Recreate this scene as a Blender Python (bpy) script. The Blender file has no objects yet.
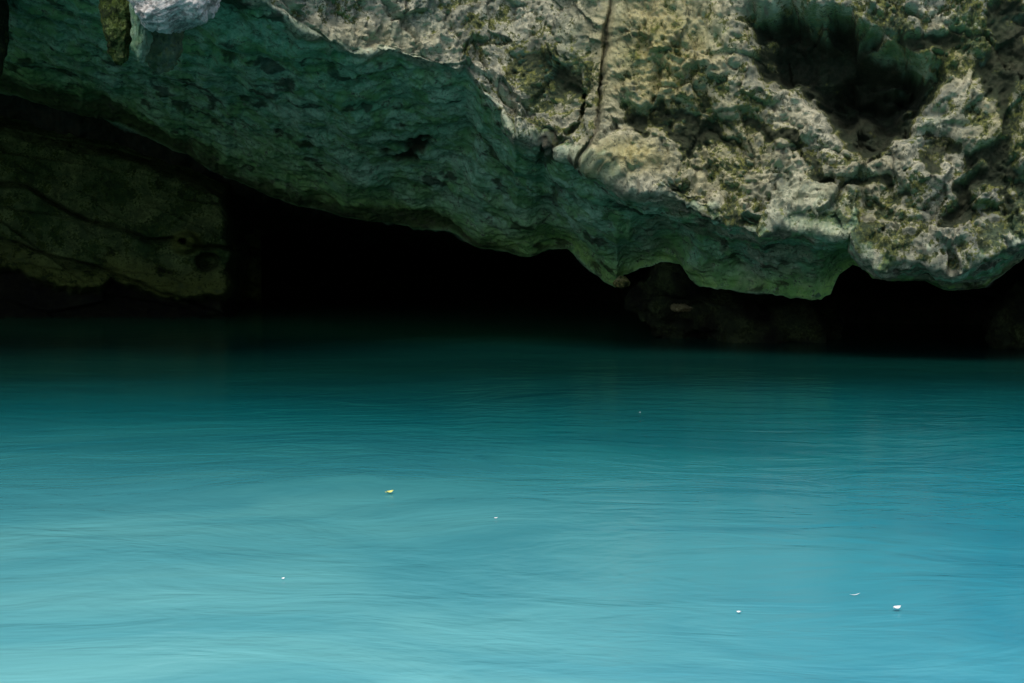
import bpy, math, random
import numpy as np
C = bpy.context.scene.collection
R = math.radians
H, F = 1.6, 1422.2                       # eye height over the water, focal length in photo pixels
PITCH = R(4.083)
sP, cP = math.sin(PITCH), math.cos(PITCH)

def slope(py):                            # dz/dY of the sight line through photo row py
    cy = (341.5 - np.asarray(py, float)) / F
    return (-sP + cy*cP) / (cP + cy*sP)
def at(px, py, Y):
    cy = (341.5 - py) / F
    return (Y*(px-512)/F/(cP+cy*sP), Y, H + Y*float(slope(py)))
def on_water(px, py):
    return at(px, py, -H/float(slope(py)))

# ---------------------------------------------------------------- noise
def _hash(ix, iy, iz, seed):
    h = (ix*374761393 + iy*668265263 + iz*2147483647 + seed*974634777) & 0xffffffff
    h = ((h ^ (h >> 13)) * 1274126177) & 0xffffffff
    h = ((h ^ (h >> 16)) * 2246822519) & 0xffffffff
    return (h ^ (h >> 15)) & 0xffffffff
_G = np.random.RandomState(3).normal(size=(256, 3)); _G /= np.linalg.norm(_G, axis=1)[:, None]
_G = _G.astype(np.float32)
def perlin(p, seed=0):
    f = np.floor(p); i = f.astype(np.int64); d = (p - f).astype(np.float32)
    u = d*d*d*(d*(d*6-15)+10)
    r = 0
    for a in (0, 1):
        for b in (0, 1):
            for c in (0, 1):
                g = _G[_hash(i[:,0]+a, i[:,1]+b, i[:,2]+c, seed) & 255]
                v = g[:,0]*(d[:,0]-a) + g[:,1]*(d[:,1]-b) + g[:,2]*(d[:,2]-c)
                w = (u[:,0] if a else 1-u[:,0]) * (u[:,1] if b else 1-u[:,1]) * (u[:,2] if c else 1-u[:,2])
                r = r + v*w
    return r*1.5
def fbm(p, octv=4, seed=0, gain=.5):
    r = 0; a = 1.0
    for o in range(octv):
        r = r + a*perlin(p*(2.03**o)+o*17.3, seed+o); a *= gain
    return r
def ridged(p, octv=4, seed=0, gain=.5):
    r = 0; a = 1.0
    for o in range(octv):
        r = r + a*(1-np.abs(perlin(p*(2.03**o)+o*11.7, seed+o))*2); a *= gain
    return r
def worley(p, seed=0):
    f = np.floor(p); i = f.astype(np.int64); d = (p-f).astype(np.float32)
    m1 = np.full(len(p), 9., np.float32); m2 = m1.copy()
    for a in (-1, 0, 1):
        for b in (-1, 0, 1):
            for c in (-1, 0, 1):
                h = _hash(i[:,0]+a, i[:,1]+b, i[:,2]+c, seed)
                e = ((a + (h & 1023)/1023. - d[:,0])**2 + (b + ((h>>10)&1023)/1023. - d[:,1])**2 + (c + ((h>>20)&1023)/1023. - d[:,2])**2)
                m2 = np.minimum(m2, np.maximum(m1, e)); m1 = np.minimum(m1, e)
    return np.sqrt(m1), np.sqrt(m2)
def facets(p, seed=0):
    """Broken, piecewise flat blocks: every Voronoi cell gets an offset and a tilt of its own."""
    f = np.floor(p); i = f.astype(np.int64); d = (p-f).astype(np.float32)
    best = np.full(len(p), 9., np.float32); val = np.zeros(len(p), np.float32)
    for a in (-1, 0, 1):
        for b in (-1, 0, 1):
            for c in (-1, 0, 1):
                h = _hash(i[:,0]+a, i[:,1]+b, i[:,2]+c, seed)
                ex = a + (h & 1023)/1023. - d[:,0]; ey = b + ((h>>10)&1023)/1023. - d[:,1]; ez = c + ((h>>20)&1023)/1023. - d[:,2]
                e = ex*ex+ey*ey+ez*ez; g = _G[(h >> 4) & 255]
                v = ((h >> 7) & 255)/255. - .5 + .9*(g[:,0]*ex + g[:,1]*ey + g[:,2]*ez)
                m = e < best; best = np.where(m, e, best); val = np.where(m, v, val)
    return val
def sst(a, b, x):
    t = np.clip((x-a)/(b-a), 0, 1); return t*t*(3-2*t)
def interp(pts, x):
    a = np.array(pts, float); return np.interp(x, a[:,0], a[:,1])
def smooth(pts, x):                       # monotone-ish cubic through the points
    a = np.array(pts, float); X, V = a[:,0], a[:,1]
    m = np.gradient(V, X)
    k = np.clip(np.searchsorted(X, x)-1, 0, len(X)-2)
    h = X[k+1]-X[k]; t = np.clip((x-X[k])/h, 0, 1)
    return ((2*t**3-3*t**2+1)*V[k] + (t**3-2*t**2+t)*h*m[k] + (-2*t**3+3*t**2)*V[k+1] + (t**3-t**2)*h*m[k+1])
def seg_dist(px, py, pts):
    d = np.full(px.shape, 1e9)
    for (x0, y0), (x1, y1) in zip(pts[:-1], pts[1:]):
        vx, vy = x1-x0, y1-y0
        t = np.clip(((px-x0)*vx + (py-y0)*vy)/(vx*vx+vy*vy), 0, 1)
        d = np.minimum(d, np.hypot(px-x0-t*vx, py-y0-t*vy))
    return d

# ---------------------------------------------------------------- materials
def new_mat(name):
    m = bpy.data.materials.new(name); m.use_nodes = True
    nt = m.node_tree; b = nt.nodes['Principled BSDF']
    return m, nt, b
class N:                                  # tiny node-writing helper
    def __init__(s, nt): s.nt = nt
    def n(s, t, **kw):
        o = s.nt.nodes.new(t)
        for k, v in kw.items(): setattr(o, k, v)
        return o
    def put(s, sock, v):
        if hasattr(v, 'is_output'): s.nt.links.new(v, sock)
        elif v is not None: sock.default_value = v
    def math(s, op, a, b=None, clamp=False):
        o = s.n('ShaderNodeMath', operation=op, use_clamp=clamp); s.put(o.inputs[0], a)
        if b is not None: s.put(o.inputs[1], b)
        return o.outputs[0]
    def mix(s, f, a, b):
        o = s.n('ShaderNodeMix', data_type='RGBA'); s.put(o.inputs[0], f); s.put(o.inputs[6], a); s.put(o.inputs[7], b); return o.outputs[2]
    def noise(s, vec, scale, detail=6, rough=.6, dist=0):
        o = s.n('ShaderNodeTexNoise'); s.put(o.inputs['Vector'], vec)
        o.inputs['Scale'].default_value = scale; o.inputs['Detail'].default_value = detail
        o.inputs['Roughness'].default_value = rough; o.inputs['Distortion'].default_value = dist
        return o.outputs['Fac']
    def ramp(s, f, lo, hi):
        o = s.n('ShaderNodeMapRange', interpolation_type='SMOOTHSTEP'); s.put(o.inputs[0], f)
        o.inputs[1].default_value = lo; o.inputs[2].default_value = hi; return o.outputs[0]
    def attr(s, name):
        return s.n('ShaderNodeAttribute', attribute_name=name).outputs['Fac']
def rgb(r, g, b): return (r, g, b, 1)

def rock_material(name, wet=False, dim=1, pale=0):
    m, nt, b = new_mat(name); q = N(nt)
    co = q.n('ShaderNodeTexCoord').outputs['Object']
    n1 = q.noise(co, .9, 6, .62, .4); n2 = q.noise(co, 4.5, 8, .65, .5); n3 = q.noise(co, 22, 6, .7)
    n4 = q.noise(co, 70, 3, .6); n5 = q.noise(co, 2.1, 7, .65, .6)
    alg, moss, tan, dark = (q.attr(a) for a in ('algae', 'moss', 'tan', 'wet'))
    c2 = q.math('SUBTRACT', n2, .5); c3 = q.math('SUBTRACT', n3, .5); c5 = q.math('SUBTRACT', n5, .5); c4 = q.math('SUBTRACT', n4, .5)
    def mad(a, k, b_): return q.math('ADD', q.math('MULTIPLY', a, k), b_)
    lime = q.mix(q.ramp(n2, .38, .62), rgb(.27,.275,.20), rgb(.68,.65,.48))
    lime = q.mix(q.ramp(mad(c3, 1.4, n5), .44, .60), lime, rgb(.22,.245,.205))
    ochre = q.mix(q.ramp(n3, .38, .62), rgb(.36,.31,.11), rgb(.64,.58,.28))
    col = q.mix(q.math('MULTIPLY', tan, q.ramp(n2, .25, .5)), lime, ochre)
    n6 = q.noise(co, 9, 5, .6, .8)
    pock = q.ramp(mad(c4, .5, mad(c3, .8, n6)), .57, .70)
    col = q.mix(q.math('MULTIPLY', pock, .8), col, rgb(.09,.10,.06))
    if pale: col = q.mix(pale, col, q.mix(q.ramp(mad(c3, 1, n2), .36, .55), rgb(.40,.36,.33), rgb(.88,.82,.76)))
    # moss and lichen
    g = mad(c3, 1.3, mad(c5, 1.5, mad(c2, 2.0, moss)))
    mm = q.ramp(g, .34, .50)
    mossc = q.mix(q.ramp(n6, .38, .62), rgb(.030,.055,.020), rgb(.24,.25,.055))
    mossc = q.mix(q.ramp(g, .52, .85), mossc, rgb(.018,.036,.013))
    mossc = q.mix(q.ramp(n4, .5, .72), mossc, rgb(.04,.065,.022))
    col = q.mix(q.math('MULTIPLY', mm, .93), col, mossc)
    # green algae film on the sheltered underside
    low = q.attr('low')
    under = q.mix(q.ramp(mad(c3, .6, n1), .38, .62), rgb(.18,.46,.285), rgb(.43,.71,.53))
    under = q.mix(low, under, rgb(.30,.54,.15))
    under = q.mix(q.math('MULTIPLY', q.ramp(n5, .45, .6), .7), under, rgb(.16,.39,.11))
    under = q.mix(q.math('MULTIPLY', q.ramp(n6, .5, .64), .6), under, rgb(.09,.19,.10))
    under = q.mix(q.math('MULTIPLY', q.ramp(mad(c2, .8, n3), .59, .68), .85), under, rgb(.02,.035,.02))
    under = q.mix(q.math('MULTIPLY', q.ramp(mad(c2, .8, n4), .58, .70), .55), under, rgb(.52,.62,.46))
    col = q.mix(alg, col, under)
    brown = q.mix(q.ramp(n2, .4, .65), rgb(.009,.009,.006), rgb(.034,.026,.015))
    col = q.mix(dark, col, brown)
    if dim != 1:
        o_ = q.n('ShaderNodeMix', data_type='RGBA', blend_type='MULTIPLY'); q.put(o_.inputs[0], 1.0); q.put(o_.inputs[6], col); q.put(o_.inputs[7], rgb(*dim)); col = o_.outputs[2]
    nt.links.new(col, b.inputs['Base Color'])
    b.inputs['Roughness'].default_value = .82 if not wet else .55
    b.inputs['Specular IOR Level'].default_value = .25
    hsum = q.math('ADD', q.math('MULTIPLY', n3, .6), q.math('MULTIPLY', n4, .25))
    hsum = q.math('ADD', hsum, q.math('MULTIPLY', n2, .8))
    bp = q.n('ShaderNodeBump'); bp.inputs['Strength'].default_value = 1; bp.inputs['Distance'].default_value = .07
    nt.links.new(q.math('SUBTRACT', 1.0, q.math('MULTIPLY', alg, .5)), bp.inputs['Strength']); nt.links.new(hsum, bp.inputs['Height']); nt.links.new(bp.outputs[0], b.inputs['Normal'])
    return m

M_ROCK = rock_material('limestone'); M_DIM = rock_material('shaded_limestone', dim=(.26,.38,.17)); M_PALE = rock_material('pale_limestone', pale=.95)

# ---------------------------------------------------------------- mesh helpers
def grid_faces(nu, nv):
    i = np.arange(nu*nv).reshape(nu, nv)
    return np.stack([i[:-1,:-1], i[1:,:-1], i[1:,1:], i[:-1,1:]], -1).reshape(-1, 4)
def mesh_from(name, V, Q, mat, parent=None, attrs=None, normals=None):
    me = bpy.data.meshes.new(name); k = Q.shape[1]
    me.vertices.add(len(V)); me.vertices.foreach_set('co', np.ascontiguousarray(V, np.float32).ravel())
    me.loops.add(Q.size); me.loops.foreach_set('vertex_index', np.ascontiguousarray(Q, np.int32).ravel())
    me.polygons.add(len(Q)); me.polygons.foreach_set('loop_start', np.arange(0, Q.size, k, dtype=np.int32))
    me.polygons.foreach_set('use_smooth', np.ones(len(Q), bool))
    me.update(calc_edges=True); me.validate()
    for a, v in (attrs or {}).items():
        at_ = me.attributes.new(a, 'FLOAT', 'POINT'); at_.data.foreach_set('value', np.ascontiguousarray(v, np.float32))
    if normals is not None:
        me.normals_split_custom_set_from_vertices(normals.tolist())
    me.materials.append(mat)
    o = bpy.data.objects.new(name, me); C.objects.link(o); o.parent = parent
    return o
def vert_normals(V, Q):
    a = V[Q[:,2]]-V[Q[:,0]]; b = V[Q[:,3]]-V[Q[:,1]]
    n = np.cross(a, b); r = np.zeros_like(V)
    for k in range(Q.shape[1]):
        for c in range(3): r[:,c] += np.bincount(Q[:,k], n[:,c], len(V))
    return r/np.maximum(np.linalg.norm(r, axis=1), 1e-9)[:,None]
def tag(o, label=None, cat=None, group=None, kind=None):
    for k, v in (('label', label), ('category', cat), ('group', group), ('kind', kind)):
        if v: o[k] = v
    return o
def empty(name, loc=(0,0,0)):
    o = bpy.data.objects.new(name, None); C.objects.link(o); o.location = loc; o.empty_display_size = .3; return o

# ================================================================ the cliff with its overhang and cave
PX = np.concatenate([np.linspace(-1000, -130, 110), np.arange(-128, 1152, 1.35), np.linspace(1155, 2000, 110)])
LIP = [(-1000,-190),(-300,-170),(0,-120),(120,-50),(200,-42),(235,-22),(255,-6),(272,4),(300,25),(330,42),(358,55),(372,53),(385,49),(400,52),(430,66),(465,70),(480,97),
       (500,109),(515,135),(545,136),(562,147),(590,153),(612,164),(628,186),(640,193),(665,194),(690,208),(705,211),(725,226),(760,236),
       (775,222),(800,218),(830,224),(856,230),(866,258),(882,270),(900,265),(925,262),(940,266),(960,272),(985,264),(1000,252),(1024,236),(1100,215),(1400,230),(2000,220)]
EDGE = [(-1000,60),(-300,75),(0,92),(40,104),(90,114),(130,128),(180,152),(230,176),(270,196),(300,206),(340,217),(380,221),(420,228),(450,234),(480,247),(500,253),
        (530,256),(548,250),(566,252),(590,270),(604,284),(616,290),(624,276),(640,268),(660,264),(680,266),(690,280),(700,287),(730,292),(770,297),(800,300),
        (822,302),(832,296),(840,276),(852,268),(864,270),(880,279),(900,283),(925,282),(936,288),(950,293),(968,293),(985,288),(1000,276),(1024,258),(1060,262),(1150,280),(2000,285)]
YL = [(-1000,15.5),(0,17),(200,17.8),(300,19.2),(440,20.4),(560,20.2),(600,19.8),(700,19.4),(800,19),(900,18.6),(1024,18.2),(1400,17),(2000,15)]
YE = [(-1000,25),(0,27.6),(130,27.8),(230,27.6),(300,27),(440,26),(560,24.6),(620,23.4),(700,22),(800,20.8),(850,20.5),(900,19.9),(950,19.7),(1024,19.6),(1400,18.6),(2000,16.5)]
pl, pe = interp(LIP, PX), interp(EDGE, PX)
q1 = np.stack([PX/40, 0*PX+.3, 0*PX], -1)
pl = pl + 5*fbm(q1, 5, 301, .6); pe = pe + 3*fbm(q1+9, 5, 302, .6)
yl, ye = smooth(YL, PX), smooth(YE, PX)
zl, ze = H + yl*slope(pl), H + ye*slope(pe)
yback = smooth([(-1000,34),(0,33),(230,36),(300,42),(450,46),(560,42),(640,34),(720,29),(800,27.5),(900,27),(1024,26.5),(2000,25)], PX)
lean = smooth([(-1000,.3),(300,.2),(500,.5),(600,.5),(800,.55),(1024,.6),(2000,.6)], PX)   # how far the face lies back by frame top
one = np.ones_like(PX)
ztop = 12.5 + .8*np.sin(PX/170)
rows = [ # (z, Y) per column, samples to the next row
    (ztop+.8, yl+16), (ztop, yl+3.6+lean), (zl+.42*(ztop-zl), yl+lean*1.15), (zl+.06*(ztop-zl), yl+lean*.2), (zl, yl),
    (zl*.62+ze*.38, yl*.62+ye*.38+.35), (zl*.22+ze*.78, yl*.22+ye*.78+.25), (ze, ye),
    (ze+.35, ye+.9), (ze*.6+.5, (ye+yback)/2), (ze*.2+.25, yback), (-.9*one, yback+.4)]
n_seg = [14, 60, 190, 34, 90, 110, 80, 26, 26, 26, 14]
zs, ys, ts = [], [], []
K = len(rows)
for k in range(K-1):
    t = np.linspace(0, 1, n_seg[k], endpoint=(k == K-2))[None, :]
    z0, y0 = rows[k]; z1, y1 = rows[k+1]
    def tang(j):
        if j in (4, 7) or j <= 0 or j >= K-1: return None    # sharp corners at the lip and at the lower edge
        return ((rows[j+1][0]-rows[j-1][0])/2, (rows[j+1][1]-rows[j-1][1])/2)
    c0, c1 = tang(k), tang(k+1)
    wl = .45 + .45*sst(540, 700, PX)
    c4 = ((rows[5][0]-rows[3][0])/2, (rows[5][1]-rows[3][1])/2)
    dz, dy = z1-z0, y1-y0
    lim = np.hypot(dz, dy)
    def fit(c):
        if c is None: return dz, dy
        s = np.minimum(1, lim/np.maximum(np.hypot(*c), 1e-6)); return c[0]*s, c[1]*s
    m0, m1 = fit(c0), fit(c1)
    if k == 4: f4 = fit(c4); m0 = (m0[0]*(1-wl)+f4[0]*wl, m0[1]*(1-wl)+f4[1]*wl)
    if k == 3: f4 = fit(c4); m1 = (m1[0]*(1-wl)+f4[0]*wl, m1[1]*(1-wl)+f4[1]*wl)
    h00, h10, h01, h11 = 2*t**3-3*t**2+1, t**3-2*t**2+t, -2*t**3+3*t**2, t**3-t**2
    zs.append(z0[:,None]*h00 + m0[0][:,None]*h10 + z1[:,None]*h01 + m1[0][:,None]*h11)
    ys.append(y0[:,None]*h00 + m0[1][:,None]*h10 + y1[:,None]*h01 + m1[1][:,None]*h11)
    ts.append(np.broadcast_to(k+t, (len(PX), t.shape[1])))
Z, Y, T = np.hstack(zs), np.hstack(ys), np.hstack(ts)
nu, nv = Z.shape
# keep the columns from crossing: soften the jagged lip a little away from it
X = Y*(PX[:,None]-512)/F
base = np.stack([X, Y, Z], -1).reshape(-1, 3)
Qc = grid_faces(nu, nv)
Nn = vert_normals(base, Qc)
if Nn[(nu//2)*nv + sum(n_seg[:2])+60][1] > 0: Nn = -Nn; Qc = Qc[:, ::-1]
# smooth the direction of push over the grid
G = Nn.reshape(nu, nv, 3)
for _ in range(30):
    G = (np.roll(G, 1, 0)+np.roll(G, -1, 0)+np.roll(G, 1, 1)+np.roll(G, -1, 1)+G)/5
G /= np.linalg.norm(G, axis=2)[..., None]
D = G.reshape(-1, 3)
t = T.ravel()
ppx = np.broadcast_to(PX[:,None], (nu, nv)).ravel()
zc = (base[:,2]-H); ang = np.arctan2(zc, base[:,1]) + PITCH
ppy = 341.5 - F*np.tan(ang)
face = sst(4.06, 3.85, t)                  # 1 on the lit face
under = sst(3.85, 4.06, t)*sst(7.1, 6.9, t)
inner = sst(6.95, 7.2, t)
P = base.astype(np.float64)
warp = np.stack([fbm(P*.9+9, 3, 5), fbm(P*.9+40, 3, 6), fbm(P*.9+80, 3, 7)], -1)*.35
Pw = P + warp
big = fbm(Pw*.42, 3, 20)
mid = ridged(Pw*1.15, 4, 30) - 1.0
w1, w2 = worley(Pw*1.5, 40); w3, w4 = worley(Pw*4.2+7, 41); w5, w6 = worley((P+.2*warp)*10+3, 42)
cell = np.clip(w2-w1, 0, .5); cell2 = np.clip(w4-w3, 0, .45); pit = np.clip(.42-w5, 0, 1)
fine = fbm(Pw*6, 4, 50); finer = ridged(P*17, 3, 55, .6)-1
# pocked limestone on the face
Pv = P + .25*warp
lump = np.abs(perlin(Pv*1.9+5, 31))*2; lump2 = np.abs(perlin(Pv*4.1+25, 32))*2; lump3 = np.abs(perlin(Pv*9+15, 33))*2; lump4 = np.abs(perlin(P*19+15, 34))*2
rough = sst(-.5, .5, fbm(P*.8+60, 3, 62))
ledge = np.abs(((Pw[:,2]*1.25+.35*Pw[:,0]+.5*fbm(P*.6, 3, 63)) % 1)-.5)*2
fc1 = facets(Pw*.95+4, 35); fc2 = facets(Pv*2.3+14, 36); fc3 = facets(Pv*5.2+24, 37)
d_face = (.20*big + .05*(cell-.22) + .17*fc1 + .11*fc2 + .05*fc3*(.3+.9*rough) + .03*(lump-.5) + .045*(lump2-.5)*(.4+.9*rough) + .038*(lump3-.5)*rough + .018*(lump4-.5)*(.2+rough)
          - .20*pit*sst(-.3, .2, fbm(P*1.6, 2, 60)) + .045*fine + .04*np.minimum(ledge, .5) + .012*finer)
# calmer, streaky underside
Ps = P*np.array([1., 1.15, 1.3]) + .4*warp
d_und = .55*(.38*fbm(P*.5, 3, 70) + .15*fbm(Ps*1.1, 4, 71) + .025*(cell2-.2) + .09*(cell-.2) + .028*fbm(Ps*5, 4, 72) + .03*facets(Pw*1.3+50, 73) + .03*(lump2-.5) + .025*(lump3-.5) + .014*(lump4-.5) - .22*pit*sst(.05, .35, fbm(P*1.3, 2, 61)))
d_in = .22*fbm(P*.7, 4, 80) + .15*(cell-.2) + .04*fine
disp = face*d_face + under*d_und + inner*d_in
# keep the lower edge close to the drawn outline
disp *= 1-.55*np.exp(-((t-7)/.14)**2)
fx0 = np.interp(ppy, [-400,10,60,110,152], [612,609,601,598,590])
disp *= 1-.6*np.exp(-((ppx-fx0)/14)**2)*sst(165, 150, ppy)*face
# hollows, bulges: (px, py, rx, ry, turn in degrees, depth)
DENTS = [(830,62,95,40,22,2.0),(872,105,52,40,10,1.3),(765,48,34,28,0,.6),(632,116,26,17,0,.85),(660,107,22,13,20,.5),(935,150,30,20,-30,.75),(960,210,44,17,-58,.85),
         (985,165,24,42,0,.5),(1005,60,26,80,0,.8),(700,128,50,14,22,.4),(780,140,60,12,20,.35),(842,178,70,9,22,.4),(560,70,26,18,0,.32),(735,100,22,16,0,-.25),
         (625,150,60,20,-5,-.35),(900,235,38,30,10,-.35),(955,245,30,26,-30,-.3),(905,170,40,50,-25,-.35),(790,200,70,35,0,-.2),(880,22,80,22,12,-.35),
         (540,30,45,30,40,-.2),(455,30,60,25,25,-.15),(925,45,40,12,15,.3),(412,148,20,11,10,.34),(690,190,12,8,0,.2),(555,195,24,8,15,.18),(345,70,16,8,0,.14),
         (545,150,16,6,0,.2),(455,172,30,10,0,.2),(640,225,14,8,30,.15),(220,50,26,8,10,.13),(262,30,20,6,15,.12)]
dent = np.zeros(len(P)); hole = np.zeros(len(P))
jx = ppx + 24*fbm(P*1.5+3, 4, 90, .5); jy = ppy + 22*fbm(P*1.5+33, 4, 91, .5)
front = (t > 1.3) & (t < 6.6)
for (cx, cy, rx, ry, an, dp) in DENTS:
    ca, sa = math.cos(R(an)), math.sin(R(an))
    u = ((jx-cx)*ca + (jy-cy)*sa)/rx; v = (-(jx-cx)*sa + (jy-cy)*ca)/ry
    w = sst(1.25, .45, np.hypot(u, v))*front
    dent -= (.55 if dp > 1 else .26)*dp*w
    if dp > .15: hole = np.maximum(hole, w*(1.15 if dp > 1 else .72))
CRACKS = [([(611,-60),(609,10),(605,30),(601,60),(599,85),(598,110),(596,135),(588,152)],6.01,.42),([(580,95),(575,118),(566,138),(560,146)],5,.6),
          ([(586,60),(590,80),(588,92),(580,96)],2.5,.3),([(600,75),(620,78),(640,88)],2,.22),([(705,126),(730,138),(748,158)],3,.35),
          ([(850,132),(870,146),(895,160),(905,168)],2.6,.4),([(968,70),(970,95),(971,125)],2,.25),([(1001,178),(1003,192),(1008,206)],2.2,.3),
          ([(880,0),(910,20),(940,28),(975,40)],3,.35),([(700,-20),(697,25),(690,55)],2,.12),([(770,110),(800,128),(830,150),(880,172)],2.6,.3),
          ([(740,200),(780,192),(830,200)],2,.15),([(505,20),(528,10),(545,25),(560,45)],2.4,.2)]
cx_ = ppx + 6.0*fbm(P*4, 3, 95); cy_ = ppy + 6.0*fbm(P*4+50, 3, 96)
cut = np.zeros(len(P)); crk = np.zeros(len(P)); crn = fbm(P*2.2+90, 2, 97)
for pts, wd, dp in CRACKS:
    s = np.exp(-(seg_dist(*((ppx + .12*(cx_-ppx), ppy) if wd > 6 else (cx_, cy_)), pts)/(wd*(.27+.25*sst(-.3,.3,crn) if wd > 6 else .5)))**2)*front
    cut += np.where(wd > 3, .55, .3)*dp*s*(1 if wd > 6 else .35+.65*sst(-.25, .25, crn)); crk = np.maximum(crk, s*(1 if wd > 6 else .6*sst(-.1, .3, crn)))
# the block left of the fissure stands a little back, the one right of it a little forward
fx = np.interp(ppy, [-400,10,60,110,152], [612,609,601,598,590])
cut -= face*(.26*sst(-4, 4, ppx-fx)*sst(120, 0, ppx-fx))
hole = sst(.22, .85, hole + .34*fbm(P*3.4+11, 5, 98, .6))
disp *= 1-.25*hole
V = P + D*(disp+dent)[:,None] + np.array([0, 1., 0])*cut[:,None]
g2 = (disp+dent-cut).reshape(nu, nv).copy(); g1 = g2.copy()
for k in range(60):
    g2[1:-1,1:-1] = (g2[:-2,1:-1]+g2[2:,1:-1]+g2[1:-1,:-2]+g2[1:-1,2:])/4
cav = np.clip((g2-g1).ravel()/.05, -1, 1)         # +1 deep in a pit, -1 on a knob
VN = vert_normals(V, Qc)
nz = VN[:,2]
# pigment: algae on sheltered, downward faces; moss in patches; ochre by the fissure
nA = fbm(P*1.2, 5, 100); nB = fbm(P*3.3, 5, 101)
plv = np.broadcast_to(pl[:,None], (nu, nv)).ravel()
nF = fbm(P*7, 3, 106)
algae = sst(-9, 9, (ppy-plv) + (16*nB + 13*nA)*sst(560, 680, ppx) + 6*nB + 6*nF - 1)*sst(2.5, 3.2, t)
algae = np.minimum(algae, np.where(t < 4, .25, .25+.75*sst(4, 4.12, t)))
dd_ = plv - ppy + 10*nB
lipmoss = face*sst(.0, .35, fbm(P*1.5+140, 5, 107, .6) + .22 - np.maximum(dd_, 0)/80)*sst(90, 60, dd_)*sst(600, 700, ppx)
algae = np.where(t > 4.5, 1, algae)
below = np.maximum(-dd_, 0); reach = 14 + 40*sst(560, 680, ppx)
algae *= 1 - .8*sst(.05, .38, fbm(P*2.1+170, 5, 109, .6) + .18*nF)*np.exp(-(below/reach)**2)*(t > 4)
algae = np.maximum(algae, face*sst(-.35, -.8, nz+.25*nB)*.5*(1-hole))
algae = np.maximum(algae, face*.10*sst(.05, .5, fbm(P*.75+70, 4, 105))*sst(.3, 0, hole))
lobes = sst(838, 870, ppx)*sst(246, 262, ppy + 8*nB)*.8
algae = np.maximum(algae, lobes*face*.08)
sl = face*sst(.4, .75, .5+.6*fbm(P*np.array([.9,.9,.6]), 4, 110))
moss = .16 + .42*lipmoss + .16*np.clip(cav, -.6, 1) + .14*sl + .75*hole + .08*sst(0, .5, nA) - .06*sst(560, 480, ppx) + .10*sst(.2, .8, nz)  # moss; its hollow term also paints in the shade of the hollows
for (cx, cy, rx, ry, a) in [(835,35,95,38,.42),(905,75,50,35,.3),(860,215,45,40,.3),(700,180,60,25,.15),(660,60,60,70,-.07),(340,15,50,18,.28),(470,20,30,40,.25),(555,60,35,45,.4),(520,60,30,30,.3),  # first patch also darkens the roof of the big hollow, as shade
                            (920,190,16,50,.2),(960,200,30,40,.35),(690,110,40,40,.2),(1000,90,40,90,.3)]:
    moss += a*np.exp(-((ppx-cx)/rx)**2-((ppy-cy)/ry)**2)
for (cx, cy, rx, ry, a) in [(620,160,50,14,.4),(880,245,30,25,.4),(940,165,22,40,.25),(560,20,36,30,.35),(325,35,60,20,.15),(420,40,60,25,.15),(650,190,70,16,.25),(790,190,60,18,.25),(960,240,35,30,.25),(490,110,30,20,.2)]:
    moss -= a*np.exp(-((ppx-cx)/rx)**2-((ppy-cy)/ry)**2)
moss -= .5*np.exp(-((ppx-fx0-9)/6)**2)*sst(165, 150, ppy)*sst(20, 60, ppy) + .35*np.exp(-((ppx-fx0+14)/9)**2)*sst(60, 30, ppy)
tan = np.zeros(len(P))
for (cx, cy, rx, ry, a) in [(655,55,75,90,1.0),(630,155,50,22,.95),(720,150,80,70,.55),(950,55,50,25,.8),(850,200,80,60,.35),(370,40,80,20,.35),(990,120,40,40,.5)]:
    tan = np.maximum(tan, a*np.exp(-((ppx-cx)/rx)**2-((ppy-cy)/ry)**2))
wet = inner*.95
for (cx, cy, rx, ry, a) in [(412,148,25,13,.95),(545,152,18,8,.8),(335,78,14,7,.6),(555,195,26,9,.6),(470,245,30,14,.5)]:
    wet = np.maximum(wet, a*sst(1.2, .5, np.hypot((jx-cx)/rx, (jy-cy)/ry)))
nP = fbm(P*np.array([1.3,1.6,2.2])+200, 5, 108, .6)
wet = np.maximum(wet, under*sst(6.35, 6.75, t + .30*nA + .2*nB - .35*sst(470, 520, ppx) + .22*sst(340, 240, ppx))*sst(590, 500, ppx)*.8)  # underside turns brown-black towards its lower left edge
wet = np.maximum(wet, under*.75*sst(.42, .62, nP))
wet = np.maximum(wet, sst(.25, 1., cav)*.40*under)
wet = np.maximum(wet, face*.68*sst(.45, .8, crk))
wet = np.maximum(wet, .42*hole*face*sst(-.5, .1, nB+.3))  # dark tone painted into the hollows to deepen their shade
low = under*sst(5.2, 6.9, t+.5*nA)
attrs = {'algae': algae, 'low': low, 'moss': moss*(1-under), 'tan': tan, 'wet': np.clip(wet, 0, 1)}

cliff = tag(empty('cliff', (0, 21, 0)), 'pale limestone cliff with moss on its face, overhanging the whole far side of the pool', 'cliff')
def cliff_part(name, j0, j1, label):
    idx = np.arange(nu*nv).reshape(nu, nv)[:, j0:j1]
    V_ = V[idx.ravel()] - np.array([0, 21, 0]); nn = VN[idx.ravel()]
    Q_ = grid_faces(nu, j1-j0)
    if Qc[0,0] != 0: Q_ = Q_[:, ::-1]
    return tag(mesh_from(name, V_, Q_, M_ROCK, cliff, {a: v[idx.ravel()] for a, v in attrs.items()}, nn), label)
cum = np.cumsum([0]+n_seg)
cliff_part('rock_face', 0, cum[4]+1, 'cream and grey pitted limestone face patched with moss')
cliff_part('overhang_underside', cum[4], cum[7]+1, 'smooth underside of the overhang filmed with teal green algae')
cliff_part('cave_interior', cum[7], nv, 'black wet walls of the cave behind the overhang')

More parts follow.
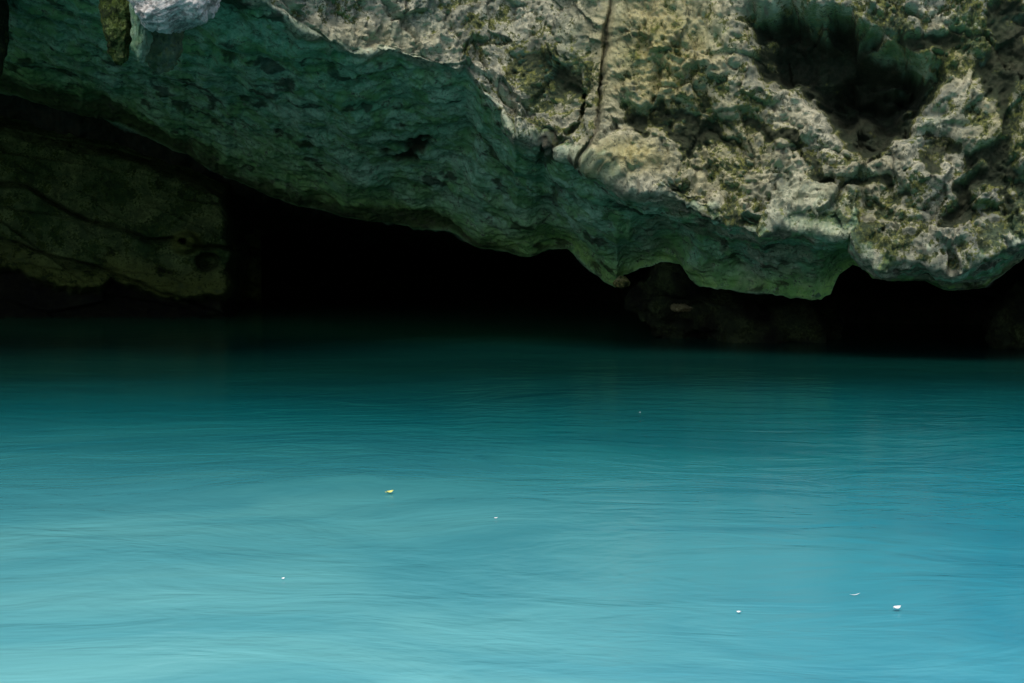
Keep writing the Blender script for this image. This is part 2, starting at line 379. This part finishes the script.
# ---------------------------------------------------------------- lumps of rock: displaced spheres
def ico(sub):
    import bmesh
    bm = bmesh.new(); bmesh.ops.create_icosphere(bm, subdivisions=sub, radius=1)
    bm.verts.ensure_lookup_table()
    v = np.array([x.co[:] for x in bm.verts]); f = np.array([[x.index for x in q.verts] for q in bm.faces]); bm.free()
    return v, f
def tri_normals(V, Q):
    n = np.cross(V[Q[:,1]]-V[Q[:,0]], V[Q[:,2]]-V[Q[:,0]]); r = np.zeros_like(V)
    for k in range(3):
        for c in range(3): r[:,c] += np.bincount(Q[:,k], n[:,c], len(V))
    return r/np.maximum(np.linalg.norm(r, axis=1), 1e-9)[:,None]
def rock_lump(name, loc, size, parent=None, seed=0, sub=6, amp=.25, form=None, algae=0, moss=0, tan=0, wet=0, rot=0, pits=1, mat=None):
    """A rounded rock, world position loc, half sizes size."""
    v, f = ico(sub)
    p = v.copy()
    if form is not None: p = form(p)
    p = p*np.array(size)
    c, s = math.cos(rot), math.sin(rot)
    p = np.stack([p[:,0]*c-p[:,1]*s, p[:,0]*s+p[:,1]*c, p[:,2]], -1)
    n = tri_normals(p, f); sc = 1/max(.25, (size[0]*size[1]*size[2])**(1/3))
    w1, w2 = worley(p*sc*1.1+seed*3.1, seed); w3, w4 = worley(p*6+seed, seed+1)
    d = amp*min(size)*(fbm(p*sc*.8+seed*7, 3, seed) + .9*(np.clip(w2-w1, 0, .5)-.22) + .35*fbm(p*sc*3.2, 4, seed+4)) + .02*pits*(fbm(p*9, 3, seed+2)+ridged(p*20, 2, seed+3)-1) - .05*pits*np.clip(.4-w3, 0, 1)
    p = p + n*d[:,None]
    nn = tri_normals(p, f)
    nb = fbm(p*2+seed, 4, seed+9)
    def val(a): return a(p, nn, nb) if callable(a) else np.full(len(p), float(a))
    pw = np.zeros(3) if parent is None else np.array(parent.location)
    o = mesh_from(name, p, f, mat or M_ROCK, parent, {'algae': val(algae), 'moss': val(moss), 'tan': val(tan), 'wet': val(wet)})
    o.location = tuple(np.array(loc)-pw)
    return o
def hang(p):                              # a blunt hanging stone finger
    z = p[:,2]; r = np.maximum(np.hypot(p[:,0], p[:,1]), 1e-6); k = np.abs(z)
    rr = (1-k**4)**.5/np.maximum(np.sqrt(np.maximum(1-k*k, 1e-6)), 1e-3)*(1+.14*z)
    return np.stack([p[:,0]*rr, p[:,1]*rr, z], -1)
def block(p):
    b = np.sign(p)*np.abs(p)**.45
    return np.stack([b[:,0]*(1+.12*b[:,2]), b[:,1], b[:,2]+.30*np.maximum(b[:,0], -.2)], -1)
SY = 17.5
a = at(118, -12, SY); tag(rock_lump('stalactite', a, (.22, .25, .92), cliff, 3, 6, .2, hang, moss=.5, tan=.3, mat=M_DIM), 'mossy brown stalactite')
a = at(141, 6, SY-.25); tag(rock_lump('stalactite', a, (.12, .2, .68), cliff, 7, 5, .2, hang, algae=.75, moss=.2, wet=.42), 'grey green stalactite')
a = at(161, 26, SY+.6); tag(rock_lump('stalactite', a, (.28, .35, .55), cliff, 9, 5, .3, hang, algae=.3, moss=.7, wet=.35), 'mossy stalactite stump')
a = at(180, -26, SY-.3); tag(rock_lump('rock_knob', a, (.47, .62, .66), cliff, 12, 6, .28, block, moss=-1., pits=1.1, mat=M_PALE), 'whitish pitted knob of rock')
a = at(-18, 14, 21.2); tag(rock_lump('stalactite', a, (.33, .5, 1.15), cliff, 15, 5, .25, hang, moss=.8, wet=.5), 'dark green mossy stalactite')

# ---------------------------------------------------------------- the slab of bedded rock under the overhang on the left
sx = np.concatenate([np.linspace(-700, -60, 60), np.arange(-58, 262, 1.5)]); sv = np.linspace(0, 1, 190)
top = interp([(-700,60),(0,108),(60,125),(120,140),(180,162),(225,184),(260,190)], sx); bot = 322.
PXs, Tv = np.meshgrid(sx, sv, indexing='ij')
PYs = top[:,None] + (bot+8-top[:,None])*Tv
PYw = PYs
right = sst(222, 250, PXs + 3*np.sin(PYs/15) + 2*np.sin(PYs/5.3+1))
Ys = 28.7 + .5*sst(.12, 0, Tv)*1.6 - .25*np.sin(Tv*3) + 5*right**1.5
Qs = grid_faces(*PXs.shape)
Xs = Ys*(PXs-512)/F; Zs = H + Ys*slope(PYs)
ps = np.stack([Xs, Ys, Zs], -1).reshape(-1, 3); pxs, pys = PXs.ravel(), PYs.ravel()
pr = np.stack([ps[:,0]-.3*ps[:,2], ps[:,1], ps[:,2]+.3*ps[:,0]], -1)
nw = 2.2*fbm(ps*2.2, 5, 130, .6)
c1 = interp([(-700,150),(0,182),(30,186),(55,202),(85,218),(120,228),(150,239),(175,240),(200,246),(260,250)], pxs); c2 = interp([(-700,150),(-100,215),(0,241),(20,244),(50,256),(100,267),(130,279),(160,291),(185,300),(260,330)], pxs)
c3 = interp([(-700,250),(0,267),(22,268),(30,276),(60,288),(100,289),(112,276),(120,282),(180,299),(200,296),(218,296),(260,300)], pxs)
dd = .0*pxs
for c, w, dp in ((c1, 1.7, .30), (c2, 1.6, .30)):
    dd += dp*np.exp(-((pys+nw-c)/w)**2)
dd += .22*sst(0, 5, pys+nw-c2) - .0
dd += .55*sst(-2, 6, pys+nw*1.6-c3) + .16*facets(pr*np.array([.35,.9,1.5]), 135) + .06*facets(pr*np.array([.9,2.2,3.4]), 136) + .12*sst(-6, 0, -(pys+nw-c1))
knob = np.hypot((pxs-187)/14, (pys-243)/11); dd += -.35*sst(1.1, .5, knob) + .5*sst(.55,.2,np.hypot((pxs-184)/9,(pys-241)/7))
dd += .5*sst(1.2,.6,np.hypot((pxs-208)/12,(pys-262)/9))
ww1, ww2 = worley(ps*1.2, 134)
dd += .10*fbm(ps*.8, 4, 131) + .05*fbm(ps*np.array([2,2,5]), 4, 132) - .05*np.clip(ww2-ww1, 0, .4)
vs = ps + np.array([0, 1, 0])*dd[:,None]
vs[:,0] = vs[:,1]*(pxs-512)/F
vs[:,2] = np.maximum(vs[:,2], -.6)
nb = fbm(ps*1.3, 4, 133)
und = sst(0, 8, pys+nw*1.3-c3)
band = sst(-40, -5, pys-c3)*(1-und)
if vert_normals(vs, Qs)[100][1] > 0: Qs = Qs[:, ::-1]
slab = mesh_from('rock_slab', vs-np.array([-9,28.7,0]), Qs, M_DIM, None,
        {'algae': np.clip(.15-.3*band+.2*nb, 0, 1)*(1-und), 'moss': .42+.4*nb-.12*band-.3*sst(1.4,.9,knob), 'tan': np.maximum(band*.9, sst(1.4,.9,knob)), 'wet': np.clip(.12+.15*nb+.9*und, 0, 1)})
slab.location = (-9, 28.7, 0)
tag(slab, 'huge dim slab of bedded rock with two slanting cracks, left of the cave mouth', 'rock slab')

# ---------------------------------------------------------------- dark wet rocks in the recess at the right
def wetmix(p, n, b): return np.clip(.93+.1*b, 0, 1)
def wedge(p):                             # broad above, narrower at the water
    return np.stack([p[:,0]*(1+.22*p[:,2]) - .30*p[:,2], p[:,1]*(1+.2*p[:,2]), p[:,2]], -1)
b1 = at(738, 322, 23.2)
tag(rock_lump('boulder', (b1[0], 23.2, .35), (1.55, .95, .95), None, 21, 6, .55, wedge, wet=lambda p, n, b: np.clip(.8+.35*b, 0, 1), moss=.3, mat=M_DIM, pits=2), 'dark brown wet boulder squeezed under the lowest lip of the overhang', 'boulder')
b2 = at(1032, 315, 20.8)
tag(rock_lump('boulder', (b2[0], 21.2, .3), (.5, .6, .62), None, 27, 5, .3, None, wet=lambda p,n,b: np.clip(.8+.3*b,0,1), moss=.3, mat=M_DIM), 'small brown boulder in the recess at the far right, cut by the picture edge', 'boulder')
b3 = at(622, 283, 22.75)
tag(rock_lump('rock', b3, (.13, .16, .09), None, 31, 5, .5, None, tan=1, moss=.45, wet=0, rot=.4), 'small ochre stone lodged below the lip beside the cave mouth', 'rock')
b4 = at(684, 308, 22.3)
tag(rock_lump('rock', b4, (.17, .12, .05), None, 33, 5, 1.1, None, tan=1, wet=.62, rot=-.2), 'thin yellowish ledge of stone on the dark wet boulder', 'rock')

# ---------------------------------------------------------------- water
m, nt, b = new_mat('turquoise_water'); q = N(nt)
co = q.n('ShaderNodeTexCoord').outputs['Object']
wn = q.n('ShaderNodeTexNoise'); q.put(wn.inputs['Vector'], co); wn.inputs['Scale'].default_value = .22; wn.inputs['Detail'].default_value = 2
off = q.n('ShaderNodeVectorMath', operation='SUBTRACT'); q.put(off.inputs[0], wn.outputs['Color']); off.inputs[1].default_value = (.5,.5,.5)
sc = q.n('ShaderNodeVectorMath', operation='SCALE'); q.put(sc.inputs[0], off.outputs[0]); sc.inputs['Scale'].default_value = 2.4
add = q.n('ShaderNodeVectorMath', operation='ADD'); q.put(add.inputs[0], co); q.put(add.inputs[1], sc.outputs[0])
def stretched(v, s):
    mp = q.n('ShaderNodeMapping'); q.put(mp.inputs['Vector'], v); mp.inputs['Scale'].default_value = s; return mp.outputs[0]
r1 = q.noise(stretched(add.outputs[0], (1.5, 2.7, 1)), 1.0, 3, .5, .5)
r2 = q.noise(stretched(add.outputs[0], (3.4, 6.6, 1)), 1.0, 3, .55, .3)
r3 = q.noise(stretched(add.outputs[0], (9, 15, 1)), 1.0, 2, .5)
patch = q.math('ADD', .4, q.ramp(q.noise(co, .35, 2, .5), .35, .7))
hs = q.math('ADD', q.math('MULTIPLY', r1, 1.0), q.math('MULTIPLY', q.math('MULTIPLY', r2, .34), patch))
hs = q.math('ADD', hs, q.math('MULTIPLY', r3, .09))
bp = q.n('ShaderNodeBump'); bp.inputs['Strength'].default_value = 1; bp.inputs['Distance'].default_value = .015
nt.links.new(hs, bp.inputs['Height']); nt.links.new(bp.outputs[0], b.inputs['Normal'])
sep = q.n('ShaderNodeSeparateXYZ'); q.put(sep.inputs[0], co)
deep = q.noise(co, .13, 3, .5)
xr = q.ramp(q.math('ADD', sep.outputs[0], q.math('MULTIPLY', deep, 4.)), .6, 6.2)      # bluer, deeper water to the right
far = q.ramp(q.math('ADD', sep.outputs[1], q.math('MULTIPLY', deep, 6.)), 3., 16.5)       # overhang shade painted into the base colour towards the cave
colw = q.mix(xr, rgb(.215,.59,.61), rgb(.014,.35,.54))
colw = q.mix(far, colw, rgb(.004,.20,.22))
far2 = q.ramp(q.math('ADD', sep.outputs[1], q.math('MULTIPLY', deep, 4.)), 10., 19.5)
colw = q.mix(far2, colw, rgb(.002,.033,.027))  # second, darker step of the painted shade
far_lift = q.ramp(sep.outputs[1], 21., 27.)  # base colour lifted again by the rock, making up for low light
colw = q.mix(far_lift, colw, rgb(.022,.15,.075))
plume = q.ramp(q.noise(stretched(add.outputs[0], (.45, .8, 1)), 1.0, 4, .55, .8), .36, .66)
pm = q.n('ShaderNodeMix', data_type='RGBA', blend_type='MULTIPLY'); q.put(pm.inputs[0], 1.0); q.put(pm.inputs[6], colw); q.put(pm.inputs[7], q.mix(plume, rgb(.74,.86,.90), rgb(1.1,1.04,1.02))); colw = pm.outputs[2]
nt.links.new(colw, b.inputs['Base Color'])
b.inputs['Roughness'].default_value = .16; b.inputs['IOR'].default_value = 1.333
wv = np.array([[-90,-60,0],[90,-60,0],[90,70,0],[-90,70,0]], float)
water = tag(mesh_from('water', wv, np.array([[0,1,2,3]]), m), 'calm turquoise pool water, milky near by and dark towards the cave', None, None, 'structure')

# ---------------------------------------------------------------- unseen jungle slopes added behind and beside the viewer to block low sky
m, nt, b = new_mat('sky_screen_slope'); q = N(nt); co = q.n('ShaderNodeTexCoord').outputs['Object']
nt.links.new(q.mix(q.ramp(q.noise(co, 1.3, 8, .7), .4, .62), rgb(.018,.04,.012), rgb(.07,.11,.03)), b.inputs['Base Color']); b.inputs['Roughness'].default_value = .9
ph = np.linspace(R(160), R(380), 240); rr = np.linspace(0, 1, 70)
A, S = np.meshgrid(ph, rr, indexing='ij')
rad = 21 + 14*S; zz = -.6 + 6.5*S**.8
hv = np.stack([rad*np.cos(A), 4+rad*np.sin(A), zz], -1).reshape(-1, 3)
hv += (np.stack([np.cos(A), np.sin(A), -.6+0*A], -1).reshape(-1, 3))*(-1.1*np.abs(fbm(hv*.5, 5, 150, .6)) - .6*fbm(hv*.2, 2, 151))[:,None]
Qh = grid_faces(*A.shape)
if vert_normals(hv, Qh)[3000] @ (np.array([0,4,20])-hv[3000]) < 0: Qh = Qh[:, ::-1]
tag(mesh_from('sky_screen_hills', hv, Qh, m), 'unseen jungle slopes added to screen off the low sky', None, None, 'structure')

# ---------------------------------------------------------------- small floating and growing things
def leaf_mesh(length, width, cup=.15, n=14, bend=0.):
    v = []; f = []
    for i in range(n+1):
        u = i/n; w = width/2*math.sin(math.pi*min(1, u*1.02))**.75*(1-.25*u)
        for k in (-1, -.5, 0, .5, 1):
            v.append((length*(u-.5), w*k, cup*width*(k*k) + bend*length*(u-.5)**2))
    for i in range(n):
        for k in range(4):
            a = i*5+k; f.append((a, a+5, a+6, a+1))
    return np.array(v), np.array(f)
def soft_mat(name, c, c2, scale=40):
    m, nt, b = new_mat(name); q = N(nt); co = q.n('ShaderNodeTexCoord').outputs['Object']
    nt.links.new(q.mix(q.ramp(q.noise(co, scale, 4), .4, .65), c, c2), b.inputs['Base Color']); b.inputs['Roughness'].default_value = .5
    return m
M_LEAF = soft_mat('yellow_leaf', rgb(.72,.68,.16), rgb(.60,.62,.20))
M_PETAL = soft_mat('white_petal', rgb(.88,.88,.86), rgb(.80,.82,.80))
M_GREEN = soft_mat('fresh_green_leaf', rgb(.10,.34,.02), rgb(.16,.44,.04))
def floater(name, px, py, length, width, rot, mat, label, cat, cup=.2, stem=False, group=None, tilt=13):
    p = on_water(px, py)
    e = None
    length *= .82; width *= .82
    v, f = leaf_mesh(length, width, cup, bend=.5)
    o = mesh_from(name, v, f, mat); o.location = (p[0], p[1], .004+.2*width); o.rotation_euler = (R(tilt), R(-6), rot)
    if stem:
        w = width*.035; L = length
        sv_ = np.array([(-L*.5,-w,.006),(-L*.5,w,.006),(-L*.72,w,.012),(-L*.72,-w,.012),(-L*.5,-w,.002),(-L*.5,w,.002),(-L*.72,w,.008),(-L*.72,-w,.008)])+np.array([0,0,.02*L])
        mesh_from('stalk', sv_, np.array([(0,1,2,3),(4,7,6,5),(0,3,7,4),(1,5,6,2),(2,6,7,3)]), mat, o)
    return tag(o, label, cat, group)
floater('leaf', 390, 494, .058, .040, .5, M_LEAF, 'yellow green leaf floating alone in the middle of the pool', 'leaf', stem=True)
floater('petal', 897, 611, .045, .032, .2, M_PETAL, 'largest white petal on the water, at the lower right', 'petal', .35, group='white petals floating on the pool')
floater('petal', 739, 614, .024, .018, -.4, M_PETAL, 'tiny white petal left of the largest petal', 'petal', .3, group='white petals floating on the pool')
floater('petal', 283, 580, .022, .016, .9, M_PETAL, 'tiny white petal on the water at the lower left', 'petal', .2, group='white petals floating on the pool')
floater('petal', 496, 519, .026, .014, 0, M_PETAL, 'tiny pale petal drifting just right of and below the yellow leaf', 'petal', .1, group='white petals floating on the pool')
floater('petal', 640, 413, .024, .014, .3, M_PETAL, 'faint pale speck of petal far out, near the dark water', 'petal', .1, tilt=4, group='white petals floating on the pool')
floater('petal', 855, 596, .060, .010, .1, M_PETAL, 'thin sliver of petal just above the largest petal', 'petal', .05, tilt=3, group='white petals floating on the pool')
# the little plant at the top of the cliff face
pb = at(931, 2, 19.2)
plant = tag(empty('plant', pb), 'small bright green leafy sprig growing high on the cliff face', 'plant')
rnd = random.Random(4)
for k in range(7):
    v, f = leaf_mesh(.16+rnd.random()*.08, .06, .2, 10, -.6)
    v[:,0] += .1
    o = mesh_from('leaf', v, f, M_GREEN, plant); o.rotation_euler = (rnd.uniform(-.6,.6), rnd.uniform(-.3,.9), R(200+k*24)); o.location = (rnd.uniform(-.05,.05), -.1+rnd.uniform(-.05,.05), rnd.uniform(-.04,.04))

# ---------------------------------------------------------------- light and camera
SUN_EL, SUN_AZ = R(61), R(198)
w = bpy.data.worlds.new('World'); bpy.context.scene.world = w; w.use_nodes = True
nt = w.node_tree; bg = nt.nodes['Background']
sky = nt.nodes.new('ShaderNodeTexSky'); sky.sky_type = 'NISHITA'; sky.sun_disc = False
sky.sun_elevation = SUN_EL; sky.sun_rotation = SUN_AZ; sky.dust_density = 3; sky.air_density = 1.0
nt.links.new(sky.outputs[0], bg.inputs[0]); bg.inputs[1].default_value = .15
L = bpy.data.lights.new('sun', 'SUN'); L.energy = 2.3; L.angle = R(34); L.color = (1, .965, .88)
so = bpy.data.objects.new('sun', L); C.objects.link(so)
from mathutils import Vector
dv = Vector((math.sin(SUN_AZ)*math.cos(SUN_EL), math.cos(SUN_AZ)*math.cos(SUN_EL), math.sin(SUN_EL)))
so.rotation_euler = dv.to_track_quat('Z', 'Y').to_euler(); so.location = dv*40
cam = bpy.data.cameras.new('camera'); cam.lens = 50; cam.sensor_width = 36; cam.clip_end = 500
cam.dof.use_dof = False
co_ = bpy.data.objects.new('camera', cam); C.objects.link(co_); co_.location = (0, 0, H); co_.rotation_euler = (R(90)-PITCH, 0, 0)
S_ = bpy.context.scene; S_.camera = co_
S_.view_settings.view_transform = 'Standard'; S_.view_settings.look = 'None'; S_.view_settings.exposure = 0
S_.cycles.max_bounces = 8; S_.cycles.diffuse_bounces = 5
